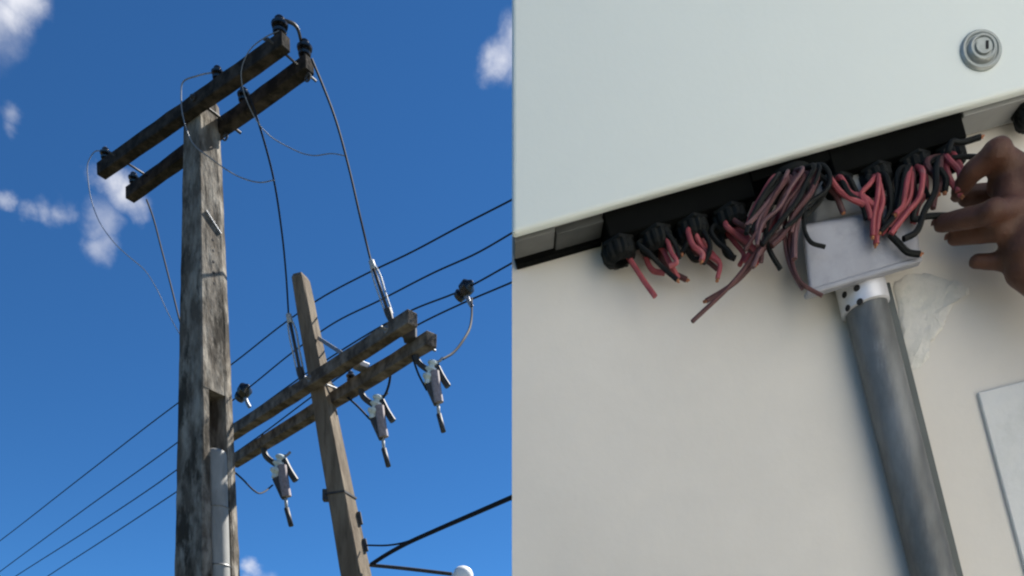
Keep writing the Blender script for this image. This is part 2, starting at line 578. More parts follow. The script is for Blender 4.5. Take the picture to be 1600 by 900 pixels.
arm1 = crossarm(pole, A1L, A1R, m_arm)
arm2 = crossarm(pole, A2L, A2R, m_arm)
UP = Vector((0, 0, 1))
for px, s in ((165, .78), (340, .78), (437, 1.0)):
    pin_insulator(arm1, on_bar(A1L, A1R, px) + UP * ARM_H / 2, s)
for px, s in ((209, .78), (381, .85), (476, .95)):
    pin_insulator(arm2, on_bar(A2L, A2R, px) + UP * ARM_H / 2, s)
# spacer bolts between the two arms, the through bolts at the pole, eye nuts
for p1 in (187, 434):
    q1 = on_bar(A1L, A1R, p1)
    q2 = q1 + arm_perp * .30
    MB().tube([q1 - arm_perp * .09, q2 + arm_perp * .06], .0085, 8).build("spacer_bolt", m_iron, pole)
for dz in (.0,):
    q = on_bar(A1L, A1R, 312)
    b = MB().tube([q - arm_perp * .08, q + arm_perp * .38], .011, 8)
    b.lathe(q - arm_perp * .056, -arm_perp, [(.028, 0), (.028, .006), (.016, .007), (.016, .02)], 6, False)
    b.build("through_bolt", m_iron, pole)
for px, dz in ((352, -.085), (487, -.08)):
    q = on_bar(A2L, A2R, min(px, 482))
    if px > 480: q = P(*A2R) - arm_dir * .02
    b = MB().ring(q + UP * (-ARM_H / 2 - .035), arm_perp, .026, .007, 14)
    b.tube([q + UP * (-ARM_H / 2 - .012), q + UP * (-ARM_H / 2 + .01)], .008, 6)
    b.build("eye_nut", m_iron, pole)
# stub bracket on the arm end
q = on_bar(A1L, A1R, 424)
MB().tube([q + UP * .04, q + UP * .10 - arm_dir * .03, q + UP * .125 - arm_dir * .075], .011, 6).build("stub_bracket", m_iron, pole)
MB().tube([on_bar(A1L, A1R, 437) + UP * .19, on_bar(A1L, A1R, 446) + UP * .18 + arm_perp * .08, on_bar(A2L, A2R, 472) + UP * .18], .012, 8).build("bridging_strap", m_iron, pole)


# ------------------------------------------------------------------ short leaning pole with two crossarms
B1L, B1R = (352, 684, 8.80), (645, 497, 6.59)
B2L, B2R = (365, 722, 9.22), (675, 530, 6.71)
DS = 7.72
pole2 = empty("utility_pole", (P(558, 900, DS) + (P(558, 900, DS) - P(471, 430, DS)) * (P(558, 900, DS).z / (P(471, 430, DS).z - P(558, 900, DS).z))))
tag(pole2, "shorter leaning tan pole carrying crossarms hung with fuse cutouts", "utility pole", "utility poles")
top2, low2 = P(470, 437, DS), P(557, 900, DS)
d2 = (top2 - low2).normalized()
base2 = Vector(pole2.location)
fa = R(21)                                 # turn of its faces
uB = Vector((math.cos(fa), -math.sin(fa), 0)); uQ = Vector((math.sin(fa), math.cos(fa), 0))
m2 = MB()
secs = []
rp = random.Random(5)
N2 = 30
Ltot = (top2 - base2).length
for i in range(N2 + 1):
    t = i / N2
    c = base2.lerp(top2, t)
    h = .160 + (.062 - .160) * t if t < 1 else .062
    c0 = [(1, -.9), (1, .9), (.9, 1), (-.9, 1), (-1, .9), (-1, -.9), (-.9, -1), (.9, -1)]
    secs.append([c + uB * (p * h + rp.uniform(-.0025, .0025)) * .92 + uQ * (q * h + rp.uniform(-.0025, .0025)) for p, q in c0])
c = top2 + d2 * .035
secs.append([c + uB * p * .045 * .92 + uQ * q * .045 for p, q in c0])
vv, ff = [], []
for s in secs: vv += s
for i in range(len(secs) - 1):
    for k in range(8):
        ff.append((i * 8 + k, i * 8 + (k + 1) % 8, i * 8 + 8 + (k + 1) % 8, i * 8 + 8 + k))
ff += [tuple(range(7, -1, -1)), tuple(len(vv) - 8 + k for k in range(8))]
m2.add(vv, ff)
m2.build("shaft", m_tan, pole2)
armb1 = crossarm(pole2, B1L, B1R, m_arm2, w=.095, h=.105)
armb2 = crossarm(pole2, B2L, B2R, m_arm2, w=.095, h=.105)
bdir = (P(*B1R) - P(*B1L)); bdir.z = 0; bdir.normalize()
bperp = Vector((-bdir.y, bdir.x, 0))
for px, s in ((512, .72), (548, .45)):
    pin_insulator(armb2, on_bar(B2L, B2R, px) + UP * .05, s * 1.5)
# spacer bolts, steel brace, bolt plates
for px in (492, 612):
    q = on_bar(B1L, B1R, px)
    b = MB().tube([q - bperp * .10, q + bperp * .42], .010, 8)
    b.lathe(q - bperp * .05, -bperp, [(.03, 0), (.03, .006), (.016, .007), (.016, .022)], 6, False)
    b.build("through_bolt", m_steel, pole2)
q0 = P(497, 528, DS - .06); q1 = on_bar(B1L, B1R, 540) + UP * .03 + bperp * .06
MB().bar(q0, q1, .012, .03).build("brace", m_steel, pole2)
q = on_bar(B1L, B1R, 622) + bperp * .11
MB().box(q - Vector((.05, .05, .06)), q + Vector((.05, .05, .05))).build("spacer_block", m_iron, pole2, bevel=.01)
q = on_bar(B1L, B1R, 545) + bperp * .12 - UP * .02
MB().bar(q - bdir * .05, q + bdir * .05, .10, .05).build("spacer_block", m_steel, pole2, bevel=.008)
# strap with a clamp, cable brackets lower down
t = (P(0, 775, DS).z - base2.z) / (top2.z - base2.z)
c = base2.lerp(top2, t); hh = .160 + (.062 - .160) * t
b = MB()
for s1, s2 in (((1, -1), (1, 1)), ((1, 1), (-1, 1)), ((-1, 1), (-1, -1)), ((-1, -1), (1, -1))):
    e = hh + .006
    b.bar(c + uB * s1[0] * e * .92 + uQ * s1[1] * e, c + uB * s2[0] * e * .92 + uQ * s2[1] * e, .006, .016)
b.build("strap", m_iron, pole2)
q = c - uB * (hh * .92 + .028) - uQ * hh * .6
MB().box(q - Vector((.03, .03, .05)), q + Vector((.03, .03, .05))).build("strap_clamp", m_iron, pole2, bevel=.008)
for py in (808, 850):
    t = (P(0, py, DS).z - base2.z) / (top2.z - base2.z)
    c = base2.lerp(top2, t); hh = .160 + (.062 - .160) * t
    q = c + uB * (hh * .92 + .012) + uQ * hh * .75
    MB().bar(q - d2 * .055, q + d2 * .055, .034, .04, up=(0, 1, 0)).build("cable_bracket", m_iron, pole2, bevel=.007)

# ------------------------------------------------------------------ fuse cutouts hanging from the crossarm


def fuse_cutout(S, d, label):
    sx, sy = S
    k = d / F
    def Q(dx, dy, dd=0.0): return P(sx + dx, sy + dy, d + dd)
    r = empty("fuse_cutout", Q(-22, -36))
    MB().tube([Q(-23, -50), Q(-23, -34), Q(-20, -18), Q(-9, -8), Q(1, -2)], 4.6 * k, 8).build("hook_bracket", m_iron, r)
    ax = Q(-5, 18) - Q(5, -19); L = ax.length
    prof = [(4 * k, 0), (8 * k, .06 * L), (9 * k, .14 * L), (5.5 * k, .22 * L), (5.5 * k, .27 * L), (10 * k, .34 * L), (10.5 * k, .42 * L), (6 * k, .5 * L),
            (6 * k, .56 * L), (11 * k, .64 * L), (11 * k, .73 * L), (6.5 * k, .84 * L), (6 * k, L)]
    MB().lathe(Q(5, -19), ax, prof, 16).build("porcelain", m_porc_white, r)
    MB().bar(Q(-3, 17), Q(11, 48), 13 * k, 13 * k, up=(0, 1, 0)).build("hinge_casting", m_iron, r, bevel=2 * k)
    MB().tube([Q(6, -2, -.03), Q(9, 22, -.03), Q(13, 46, -.02)], 7.5 * k, 10).build("fuse_body", m_pinkgrey, r)
    MB().tube([Q(8, -13), Q(17, 5), Q(27, 21)], 5.2 * k, 8).build("contact_arm", m_iron, r)
    MB().tube([Q(6, -18), Q(12, -18), Q(19, -24)], 2.0 * k, 6).build("terminal", m_wire_pale, r)
    MB().tube([Q(11, 46), Q(13, 68)], 2.6 * k, 8).build("fuse_link", m_palerod, r)
    MB().tube([Q(12.5, 64), Q(20, 92)], 4.0 * k, 8).build("tail_tube", m_iron, r)
    tag(r, label, "fuse cutout", "fuse cutouts hanging below the crossarm")
    return r


fuse_cutout((673, 583), 6.85, "pale porcelain fuse cutout hanging under the free end of the crossarm")
fuse_cutout((587, 637), 7.43, "pale porcelain fuse cutout hanging between the leaning pole and the crossarm's free end")
fuse_cutout((435, 730), 8.72, "pale porcelain fuse cutout hanging between the two poles")


def fuse_switch(p0, p1, d, label):
    k = d / F
    a, b = P(*p0, d), P(*p1, d)
    ax = (b - a)
    sd = Vector((ax.z, 0, -ax.x)).normalized()
    r = empty("fuse_switch", b)
    w = 6.0 * k
    MB().tube([a - sd * w * .2, a.lerp(b, .25) - sd * w, a.lerp(b, .6) - sd * w * .9, b - sd * w * .9], 1.5 * k, 8).build("side_rod", m_palerod, r)
    MB().tube([a + sd * w * .4, a.lerp(b, .3) + sd * w * .9, a.lerp(b, .6) + sd * w * .9, b + sd * w * .8], 1.3 * k, 8).build("side_rod", m_palerod, r)
    MB().tube([a.lerp(b, .08), b], 2.6 * k, 8).build("fuse_tube", m_iron, r)
    MB().lathe(a - ax.normalized() * 3 * k, ax, [(2 * k, 0), (4.6 * k, 3 * k), (4.6 * k, 12 * k), (3 * k, 16 * k)], 10).build("end_cap", m_palerod, r)
    MB().lathe(b - ax.normalized() * 12 * k, ax, [(3 * k, 0), (6 * k, 3 * k), (6 * k, 12 * k), (4 * k, 24 * k)], 10).build("foot_clamp", m_iron, r)
    tag(r, label, "fuse switch", "upright fuse switches on the crossarm")


fuse_switch((580, 408), (608, 492), 6.83, "slim upright fuse switch with pale rods near the crossarm's free end")
fuse_switch((451, 492), (470, 585), 7.72, "slim upright fuse switch with pale rods beside the leaning pole's head")

# ------------------------------------------------------------------ power lines running past behind the poles


def power_line(pts, c, label, r=.0072):
    w = []
    for px, py in pts:
        d = c / (1.0055 - (800 - px) / F)
        w.append(P(px, py, d))
    s0 = (w[0] - w[1]).normalized(); s1 = (w[-1] - w[-2]).normalized()
    s0.z *= .3; s1.z *= .3
    w = [w[0] + s0 * 24, w[0] + s0 * 8] + w + [w[-1] + s1 * 5, w[-1] + s1 * 14]
    return tag(MB().tube(w, r, 6).build("power_line", m_wire_dark), label, "power line", "power lines running past behind the poles")


def line_depth(px, c): return c / (1.0055 - (800 - px) / F)


power_line([(0, 845), (140, 736), (275, 632), (369, 564), (447, 503), (496, 469), (570, 429), (645, 393), (720, 353), (800, 312)], 6.89, "topmost dark conductor of the four passing behind the poles")
power_line([(-60, 938), (0, 893), (140, 790), (275, 693), (396, 600), (459, 549), (523, 504), (594, 469), (680, 425), (750, 393), (800, 364)], 7.05, "second dark conductor from the top with a black insulator beside the tall pole")
power_line([(-60, 957), (25, 900), (150, 820), (275, 735), (400, 640), (520, 556), (645, 484), (727, 451), (800, 411)], 7.2, "third dark conductor from the top with a black insulator and a hanging jumper")
power_line([(-20, 965), (75, 900), (180, 832), (275, 769), (400, 685), (520, 596), (654, 507), (727, 472), (800, 441)], 7.35, "lowest dark conductor of the four passing behind the poles")


def line_insulator(px, py, d, ang, label, sc=1.0):
    k = d / F * sc
    c = P(px, py, d)
    ax = Vector((math.cos(ang), -.9, math.sin(ang))).normalized()
    r = empty("line_insulator", c)
    MB().lathe(c - ax * 19 * k, ax, [(4 * k, 0), (9 * k, 1 * k), (10 * k, 8 * k), (6 * k, 11 * k), (6 * k, 14 * k), (11.5 * k, 16 * k), (12 * k, 27 * k), (7 * k, 31 * k), (3 * k, 36 * k), (0, 37 * k)], 14).build("porcelain", m_porc_dark, r)
    MB().tube([c + Vector((2 * k, 0, -8 * k)), c + Vector((6 * k, 0, -20 * k)), c + Vector((10 * k, 0, -27 * k))], 3.2 * k, 8).build("tail_clamp", m_wire_pale, r)
    tag(r, label, "line insulator", "black insulators on the power lines")


line_insulator(381, 612, line_depth(381, 7.05), R(28), "black porcelain insulator on a conductor beside the tall pole", .9)
line_insulator(727, 452, line_depth(727, 7.2), R(28), "black porcelain insulator on a conductor with a jumper hanging from it", 1.0)


def jumper(pts, r, mat, label, name="jumper_wire", cat="wire", group="jumper wires between the crossarms"):
    return tag(MB().tube([P(*p) for p in pts], r, 6, n=8).build(name, mat), label, cat, group)


dl = line_depth(735, 7.2)
jumper([(737, 466, dl), (737, 495, dl - .1), (725, 530, dl - .4), (706, 553, 6.95), (692, 561, 6.85)], .010, m_wire_dark, "jumper looping from a line insulator down to a fuse cutout")
jumper([(608, 560, 7.3), (610, 585, 7.35), (604, 612, 7.4), (596, 626, 7.43)], .011, m_wire_dark, "short jumper from the crossarm down to the middle fuse cutout")
jumper([(540, 618, 7.6), (560, 636, 7.5), (578, 655, 7.43)], .009, m_wire_dark, "short jumper from the leaning pole to the middle fuse cutout")
jumper([(644, 556, 6.8), (654, 585, 6.82), (667, 610, 6.85)], .009, m_wire_dark, "short jumper along the outermost fuse cutout")
jumper([(355, 728, 7.4), (376, 746, 7.6), (395, 765, 7.9), (412, 769, 8.4), (426, 758, 8.7)], .008, m_wire_dark, "short slack jumper from the tall pole to the fuse cutout between the poles")
jumper([(390, 150, 6.62), (404, 192, 6.7), (425, 268, 6.95), (440, 360, 7.3), (447, 430, 7.6), (451, 494, 7.72)], .0085, m_wire_dark, "down lead from the tall pole's crossarm middle to the fuse switch beside the leaning pole")
jumper([(487, 92, 6.42), (502, 128, 6.45), (522, 180, 6.5), (545, 262, 6.6), (563, 340, 6.7), (573, 382, 6.8), (580, 410, 6.83)], .0085, m_wire_dark, "down lead from the tall pole's crossarm end to the outer fuse switch")
jumper([(229, 312, 7.7), (238, 336, 7.65), (252, 388, 7.6), (268, 450, 7.5), (283, 508, 7.35), (300, 560, 7.3)], .0075, m_wire_dark, "down lead from the low end of the tall pole's far crossarm to behind its shaft")
jumper([(166, 238, 7.5), (150, 236, 7.5), (139, 250, 7.5), (138, 285, 7.5), (150, 335, 7.5), (174, 374, 7.45), (205, 404, 7.4), (222, 418, 7.4), (243, 448, 7.35), (262, 488, 7.3), (285, 530, 7.3)], .0040, m_wire_pale, "thin pale slack wire hanging clear of the tall pole from an arm end")
jumper([(340, 112, 6.75), (310, 118, 6.7), (285, 130, 6.72), (283, 150, 6.74), (287, 186, 6.76), (303, 226, 6.78), (330, 248, 6.8), (352, 264, 6.86), (378, 278, 6.95), (408, 285, 6.97), (429, 281, 6.99)], .0050, m_wire_pale, "pale slack wire looping across the tall pole's head below the crossarm")
jumper([(436, 48, 6.25), (415, 58, 6.3), (386, 85, 6.4), (377, 112, 6.45), (380, 140, 6.5), (392, 172, 6.58), (402, 190, 6.66), (424, 214, 6.8), (455, 232, 6.85), (490, 243, 6.75), (520, 240, 6.65), (541, 244, 6.585)], .0040, m_wire_pale, "thin pale wire draped over both crossarms of the tall pole")

# ------------------------------------------------------------------ service cable, street lamp on the leaning pole
cable_pts = [(580, 882, 7.66), (592, 874, 7.6), (628, 853, 7.35), (680, 829, 7.0), (740, 803, 6.6), (800, 777, 6.25), (900, 735, 5.8), (1100, 650, 5.1), (1600, 450, 4.2), (3200, -150, 3.0)]
jumper(cable_pts, .017, m_wire_dark, "thick dark service cable leaving the leaning pole and rising steeply", "service_cable", "cable", "service cables on the leaning pole")
jumper([(572, 852, 7.70), (606, 852, 7.5), (634, 847, 7.3), (680, 827, 7.02), (740, 801, 6.62), (800, 775, 6.26), (900, 733, 5.8), (1100, 648, 5.1), (1600, 448, 4.2), (3200, -152, 3.0)], .008, m_wire_dark, "thin dark service cable joining the thick one beside the leaning pole", "service_cable", "cable", "service cables on the leaning pole")
ldp = 7.5
lamp = empty("street_lamp", P(588, 885, 7.66))
tag(lamp, "white street lamp head on a dark arm from the leaning pole", "street lamp")
MB().tube([P(578, 883, 7.66), P(620, 887, 7.6), P(706, 897, ldp)], .016, 10).build("lamp_arm", m_iron, lamp)
lc = P(720, 900, ldp)
kk = ldp / F
MB().lathe(lc + UP * -14 * kk, (0.25, 0, 1), [(9 * kk, 0), (15 * kk, 4 * kk), (16.5 * kk, 13 * kk), (15 * kk, 21 * kk), (11 * kk, 26.5 * kk), (5 * kk, 29.5 * kk), (0, 30 * kk)], 20).build("lamp_shade", m_globe, lamp)
MB().lathe(lc + UP * -22 * kk, (0.25, 0, 1), [(4 * kk, 0), (8 * kk, 2 * kk), (9 * kk, 8 * kk)], 14).build("lamp_bulb", m_palerod, lamp)

# ------------------------------------------------------------------ electrical cabinet on the wall
th = math.atan2(364 - 139, 800)
U = Vector((math.cos(th), 0, math.sin(th)))
V = Vector((-math.sin(th), 0, math.cos(th)))
O = P(800, 364, CAB)


def cab(u, v, y):
    p = O + U * u + V * v
    return Vector((p.x, y, p.z))


def cab_u(px, d):
    """Distance along the cabinet's lower edge of the point seen at column px, depth d."""
    lo, hi = -.2, 1.2
    for _ in range(50):
        m_ = (lo + hi) / 2
        q = cab(m_, 0, d)
        if 800 + F * q.x / q.y < px: lo = m_
        else: hi = m_
    return (lo + hi) / 2


def xz(p): return (p.x, p.z)


cabinet = empty("electrical_cabinet", (0.28, WALL, O.z))
tag(cabinet, "pale grey-green steel electrical cabinet mounted askew on the plaster wall", "electrical cabinet")
ULEN = .60
ztop_cab = CZ + 1.02
ul = O + U * ULEN
door_poly = [(0.0, O.z), xz(ul), xz(ul + V * .46), (0.0, ztop_cab)]
MB().prism(door_poly, CAB, CAB + .010).build("door", m_cab, cabinet, bevel=.0035, bseg=3)
body_poly = [(0.004, O.z + .0045), xz(ul + V * .004 - U * .003), xz(ul + V * .455 - U * .003), (0.004, ztop_cab - .004)]
MB().prism(body_poly, CAB + .0102, WALL - .0002).build("body", m_cab_in, cabinet)
u0, u1, u2, u3 = 0.0, cab_u(866, .77), cab_u(944, .772), cab_u(1492, .772)


def slab(ua, ub, va, vb, ya, yb, name, mat, bevel=.0006):
    c = [cab(ua, va, ya), cab(ub, va, ya), cab(ub, va, yb), cab(ua, va, yb), cab(ua, vb, ya), cab(ub, vb, ya), cab(ub, vb, yb), cab(ua, vb, yb)]
    return MB().hexa(c).build(name, mat, cabinet, bevel=bevel, bseg=1)


slab(.002, u1, -.0012, .005, CAB + .0115, CAB + .036, "bottom_flange", m_flange)
slab(u1 + .001, u2 - .002, -.003, .005, CAB + .014, CAB + .038, "cover_strip", m_strip)
slab(u2 - .001, cab_u(1166, .772), -.0190, .005, CAB + .0112, WALL - .003, "gland_plate", m_black)
slab(cab_u(1166, .772) + .001, cab_u(1288, .772), -.006, .005, CAB + .0112, WALL - .003, "gland_plate", m_black)
slab(cab_u(1289, .772), u3, -.0190, .005, CAB + .0112, WALL - .003, "gland_plate", m_black)
slab(u3 + .002, ULEN - .006, -.0015, .005, CAB + .0115, CAB + .040, "bottom_flange", m_cab_in)
slab(.003, u2 - .002, -.006, .004, WALL - .0085, WALL - .0005, "shadow_gap_strip", m_black)  # black strip stands in for the shade in the gap at the wall

# round lock
lk = P(1532, 80, CAB)
lock = MB().lathe(lk + Vector((0, .001, 0)), (0, -1, 0), [(.0172, 0), (.0172, .0025), (.0158, .0040), (.0140, .0040), (.0132, .0028), (.0122, .0028), (.0116, .0055), (.0104, .0066), (.0088, .0066),
                                               (.0082, .0052), (.0070, .0052), (.0066, .0072), (.0, .0072)], 40).build("lock", m_lock, cabinet)
MB().box(lk + Vector((.0012, -.0068, -.0032)), lk + Vector((.0034, -.0063, .0034))).build("keyhole", m_hole, lock)

# cable glands
gl_px = [968, 1026, 1083, 1140, 1309, 1367, 1427, 1483, 1624]
gl_mouth = {}
rg = random.Random(9)
for gx in gl_px:
    yy = .7745
    uu = cab_u(gx - 14, yy)
    b0 = cab(uu, -.0188 if gx < 1600 else -.001, yy)
    s = rg.uniform(.96, 1.06)
    gb = MB().lathe(b0, -V, [(.0158 * s, 0), (.0158 * s, .0032), (.0150 * s, .0036)], 6, False).build("cable_gland", m_gland, cabinet, bevel=.0006, bseg=1)
    bm_ = MB()
    gx_, gy_, ga_ = frame_of(-V)
    vv_, ff_ = [], []
    prof_ = [(.0140, .0030), (.0148, .0040), (.0148, .0110), (.0130, .0145), (.0095, .0165), (.0072, .0172), (.0062, .0170), (.0058, .013)]
    NS = 36
    for ri, (r_, h_) in enumerate(prof_):
        for k in range(NS):
            rr_ = r_ * s * (1.0 if ri in (0, 5, 6, 7) or k % 3 else .90)
            t_ = k / NS * 2 * math.pi
            vv_.append(b0 + ga_ * h_ + (gx_ * math.cos(t_) + gy_ * math.sin(t_)) * rr_)
    for ri in range(len(prof_) - 1):
        for k in range(NS):
            ff_.append((ri * NS + k, ri * NS + (k + 1) % NS, (ri + 1) * NS + (k + 1) % NS, (ri + 1) * NS + k))
    ff_.append(tuple((len(prof_) - 1) * NS + k for k in range(NS)))
    bm_.add(vv_, ff_).build("dome_nut", m_gland, gb)
    gl_mouth[gx] = b0 - V * .011
# open bushing where the loom comes out
b0 = cab(cab_u(1225, .775), -.004, .775)
MB().lathe(b0, -V, [(.021, 0), (.022, .005), (.019, .009), (.015, .010), (.014, .002)], 22).build("loom_bushing", m_gland, cabinet)

# ------------------------------------------------------------------ wires hanging from the glands
kinds = {
    'r': (m_red, "red wire"), 'b': (m_blackw, "black wire"), 'm': (m_red_brown, "maroon wire"), 'v': (m_mauve, "dusty mauve wire"),
}
LBL = {
    ('r', 0): "cut end of a red wire dangling from the first four glands",
    ('b', 0): "cut end of a black wire dangling from the first four glands",
    ('m', 0): "cut end of a maroon wire dangling from the first four glands",
    ('m', 1): "maroon wire fanning out of the loom between the two gland rows",
    ('b', 1): "black wire fanning out of the loom between the two gland rows",
    ('r', 1): "red wire fanning out of the loom between the two gland rows",
    ('v', 1): "dusty mauve wire fanning out of the loom between the two gland rows",
    ('r', 2): "red wire dangling from the glands in front of the duct box",
    ('b', 2): "black wire dangling from the glands in front of the duct box",
    ('m', 2): "maroon wire dangling from the glands in front of the duct box",
    ('b', 3): "black wire stub pointing towards the hand at the last gland",
    ('r', 3): "red wire pinched in the fingers of the hand",
}


GL_NAME = {968: "first", 1026: "second", 1083: "third", 1140: "fourth", 1309: "fifth", 1367: "sixth", 1427: "seventh", 1483: "eighth"}
hung = {}


rw = random.Random(21)


def jitter(w, r):
    out = [w[0]]
    for i, p in enumerate(w[1:], 1):
        a_ = .0026 if i < len(w) - 1 else .0060
        out.append(p + Vector((rw.uniform(-a_, a_), rw.uniform(-.0015, .0015), rw.uniform(-a_, a_))))
    return out


def copper_end(o, w, r, share=.45):
    if rw.random() > share: return
    d_ = (w[-1] - w[-2]).normalized()
    m_ = MB()
    for k in range(4):
        t_ = k / 4 * 2 * math.pi
        x_, y_, _ = frame_of(d_)
        q_ = w[-1] + (x_ * math.cos(t_) + y_ * math.sin(t_)) * r * .38
        m_.tube([q_ - d_ * .001, q_ + d_ * rw.uniform(.0012, .003)], r * .34, 5)
    c_ = m_.build("copper_end", m_copper)
    c_.parent = o
    c_.matrix_parent_inverse = Matrix.Translation(-o.location)


def wire(kind, zone, pts, d=.772, r=.0031, start=None):
    w = [P(p[0], p[1], d) for p in pts]
    if start is not None:
        w = [gl_mouth[start] + V * .008] + w
    w = jitter(w, r)
    o = MB().tube(w, r, 8, n=7).build("hanging_wire", kinds[kind][0])
    copper_end(o, w, r)
    tag(o, None, "wire", kinds[kind][1] + "s hanging below the cabinet")
    if start is None:
        o["label"] = "loose black wire end lying across the face of the duct box"
    else:
        hung.setdefault((kind, start, zone), []).append((sum((w[i + 1] - w[i]).length for i in range(len(w) - 1)), o))
    return o


def name_wires():
    for (kind, start, zone), lst in hung.items():
        lst.sort(key=lambda t: -t[0])
        rank = {1: [""], 2: ["longer ", "shorter "], 3: ["longest ", "middle-length ", "shortest "], 4: ["longest ", "second longest ", "second shortest ", "shortest "]}.get(len(lst), [""] * len(lst))
        for rk, (_, o) in zip(rank, lst):
            what = rk + kinds[kind][1]
            if zone == 3 and kind == 'b': o["label"] = what + " stub sticking out sideways from the eighth gland towards the hand"
            elif zone == 3: o["label"] = what + " from the eighth gland, pinched by the fingers of the hand"
            else: o["label"] = what + " dangling from the %s cable gland counted from the wall's free edge" % GL_NAME[start]


w0 = [
    ('r', 0, [(977, 393), (988, 415), (1004, 440), (1029, 462)], .774, 968),
    ('b', 0, [(1002, 378), (1014, 400), (1036, 420), (1068, 438)], .766, 1026),
    ('r', 0, [(1032, 378), (1038, 396), (1048, 414), (1066, 428)], .772, 1026),
    ('m', 0, [(1022, 380), (1034, 402), (1052, 422), (1064, 434)], .780, 1026),
    ('b', 0, [(1046, 370), (1052, 386), (1060, 397)], .764, 1026),
    ('b', 0, [(1062, 370), (1074, 390), (1090, 404), (1107, 411)], .778, 1083),
    ('r', 0, [(1086, 362), (1092, 380), (1104, 398), (1121, 411), (1127, 427)], .766, 1083),
    ('r', 0, [(1094, 360), (1100, 378), (1110, 394), (1119, 404)], .774, 1083),
    ('m', 0, [(1076, 366), (1082, 388), (1096, 402), (1120, 416)], .782, 1083),
    ('b', 0, [(1114, 358), (1124, 376), (1134, 392), (1144, 402)], .768, 1140),
    ('b', 0, [(1122, 352), (1132, 378), (1140, 398), (1157, 400)], .778, 1140),
    ('r', 0, [(1138, 352), (1152, 366), (1170, 380), (1184, 388)], .764, 1140),
    ('r', 0, [(1148, 350), (1164, 372), (1174, 392), (1168, 404)], .772, 1140),
    ('m', 0, [(1142, 352), (1166, 388), (1176, 402), (1162, 424), (1136, 446), (1108, 460)], .768, 1140),
]
w0 += [
    ('r', 0, [(1004, 384), (1010, 402), (1022, 420), (1040, 432)], .782, 1026),
    ('r', 0, [(1040, 374), (1050, 396), (1052, 412), (1046, 424)], .764, 1026),
    ('b', 0, [(968, 392), (974, 404), (984, 412)], .784, 968),
    ('b', 0, [(1078, 368), (1074, 386), (1068, 398)], .770, 1083),
    ('r', 0, [(1080, 364), (1086, 386), (1096, 404), (1100, 416)], .760, 1083),
    ('b', 0, [(1100, 360), (1108, 374), (1112, 390), (1106, 400)], .764, 1083),
    ('r', 0, [(1132, 356), (1146, 380), (1160, 396), (1154, 412)], .778, 1140),
    ('m', 0, [(1150, 346), (1172, 362), (1190, 382), (1182, 402)], .760, 1140),
]
for kd, zn, pts, dd, st in w0:
    wire(kd, zn, pts, dd, rg.uniform(.0020, .0026), start=st)
loom = [
    ('m', [(1256, 270), (1240, 306), (1214, 346), (1188, 392), (1146, 442), (1085, 500)], .762),
    ('v', [(1262, 272), (1250, 305), (1222, 345), (1196, 386), (1172, 410)], .757),
    ('v', [(1268, 272), (1256, 308), (1232, 345), (1206, 378), (1186, 404)], .766),
    ('v', [(1240, 276), (1222, 308), (1206, 340), (1190, 372), (1180, 398)], .772),
    ('r', [(1248, 276), (1228, 318), (1206, 350), (1190, 386), (1176, 408)], .778),
    ('v', [(1272, 272), (1262, 304), (1246, 336), (1238, 372), (1240, 400)], .760),
    ('m', [(1230, 280), (1234, 330), (1236, 390), (1250, 436), (1278, 469)], .768),
    ('v', [(1234, 276), (1228, 330), (1226, 380), (1238, 420), (1248, 442)], .776),
    ('b', [(1222, 280), (1204, 330), (1196, 370), (1204, 396), (1214, 413)], .764),
    ('b', [(1258, 284), (1256, 330), (1260, 358), (1270, 380), (1284, 391)], .758),
    ('b', [(1214, 284), (1194, 316), (1180, 346), (1172, 370)], .760),
    ('r', [(1206, 286), (1190, 310), (1178, 332), (1166, 352)], .770),
    ('m', [(1222, 284), (1202, 322), (1184, 358), (1172, 386)], .754),
    ('r', [(1246, 280), (1226, 320), (1210, 350), (1198, 366)], .782),
    ('v', [(1264, 272), (1262, 300), (1252, 325), (1236, 352)], .756),
    ('b', [(1276, 268), (1290, 290), (1280, 310), (1262, 330)], .764),
    ('v', [(1224, 282), (1214, 305), (1190, 330), (1176, 345)], .756),
    ('v', [(1218, 286), (1204, 312), (1192, 338), (1186, 362)], .764),
    ('m', [(1256, 276), (1246, 298), (1230, 322), (1216, 348)], .753),
    ('v', [(1250, 268), (1238, 292), (1216, 322), (1194, 352), (1178, 380)], .748),
    ('b', [(1268, 266), (1258, 288), (1244, 316), (1220, 352), (1198, 386)], .746),
    ('v', [(1232, 272), (1216, 296), (1200, 322), (1184, 350), (1172, 376)], .750),
    ('b', [(1282, 262), (1276, 284), (1262, 310), (1246, 340), (1230, 362)], .748),
    ('b', [(1292, 258), (1298, 276), (1288, 296), (1272, 316), (1252, 338)], .752),
    ('m', [(1276, 264), (1266, 296), (1246, 330), (1226, 366), (1204, 392)], .750),
    ('b', [(1210, 282), (1198, 300), (1186, 320), (1170, 346), (1160, 362)], .752),
]
for kd, pts, dd in loom:
    dd = .743 + (dd - .753) * .40
    st_ = P(*pts[0], dd)
    top_ = b0 + (st_ - b0) * .35 + V * .003
    pts2 = pts
    n_ = len(pts2)
    w = [top_] + [P(p[0], p[1], dd) for p in pts2]
    r_ = rg.uniform(.0017, .0025)
    w = jitter(w, r_)
    o = MB().tube(w, r_, 8, n=7).build("hanging_wire", kinds[kd][0])
    copper_end(o, w, r_, .12)
    lb = LBL[(kd, 1)]
    if pts[-1] == (1085, 500): lb = "long maroon wire hanging lowest of the loom, reaching down over the bare wall"
    if pts[-1] == (1278, 469): lb = "long maroon loom wire hanging past the edge of the duct box"
    if pts[-1] == (1284, 391): lb = "black loom wire curling over the corner of the duct box"
    tag(o, lb, "wire", "loom wires below the cabinet, " + kinds[kd][1])
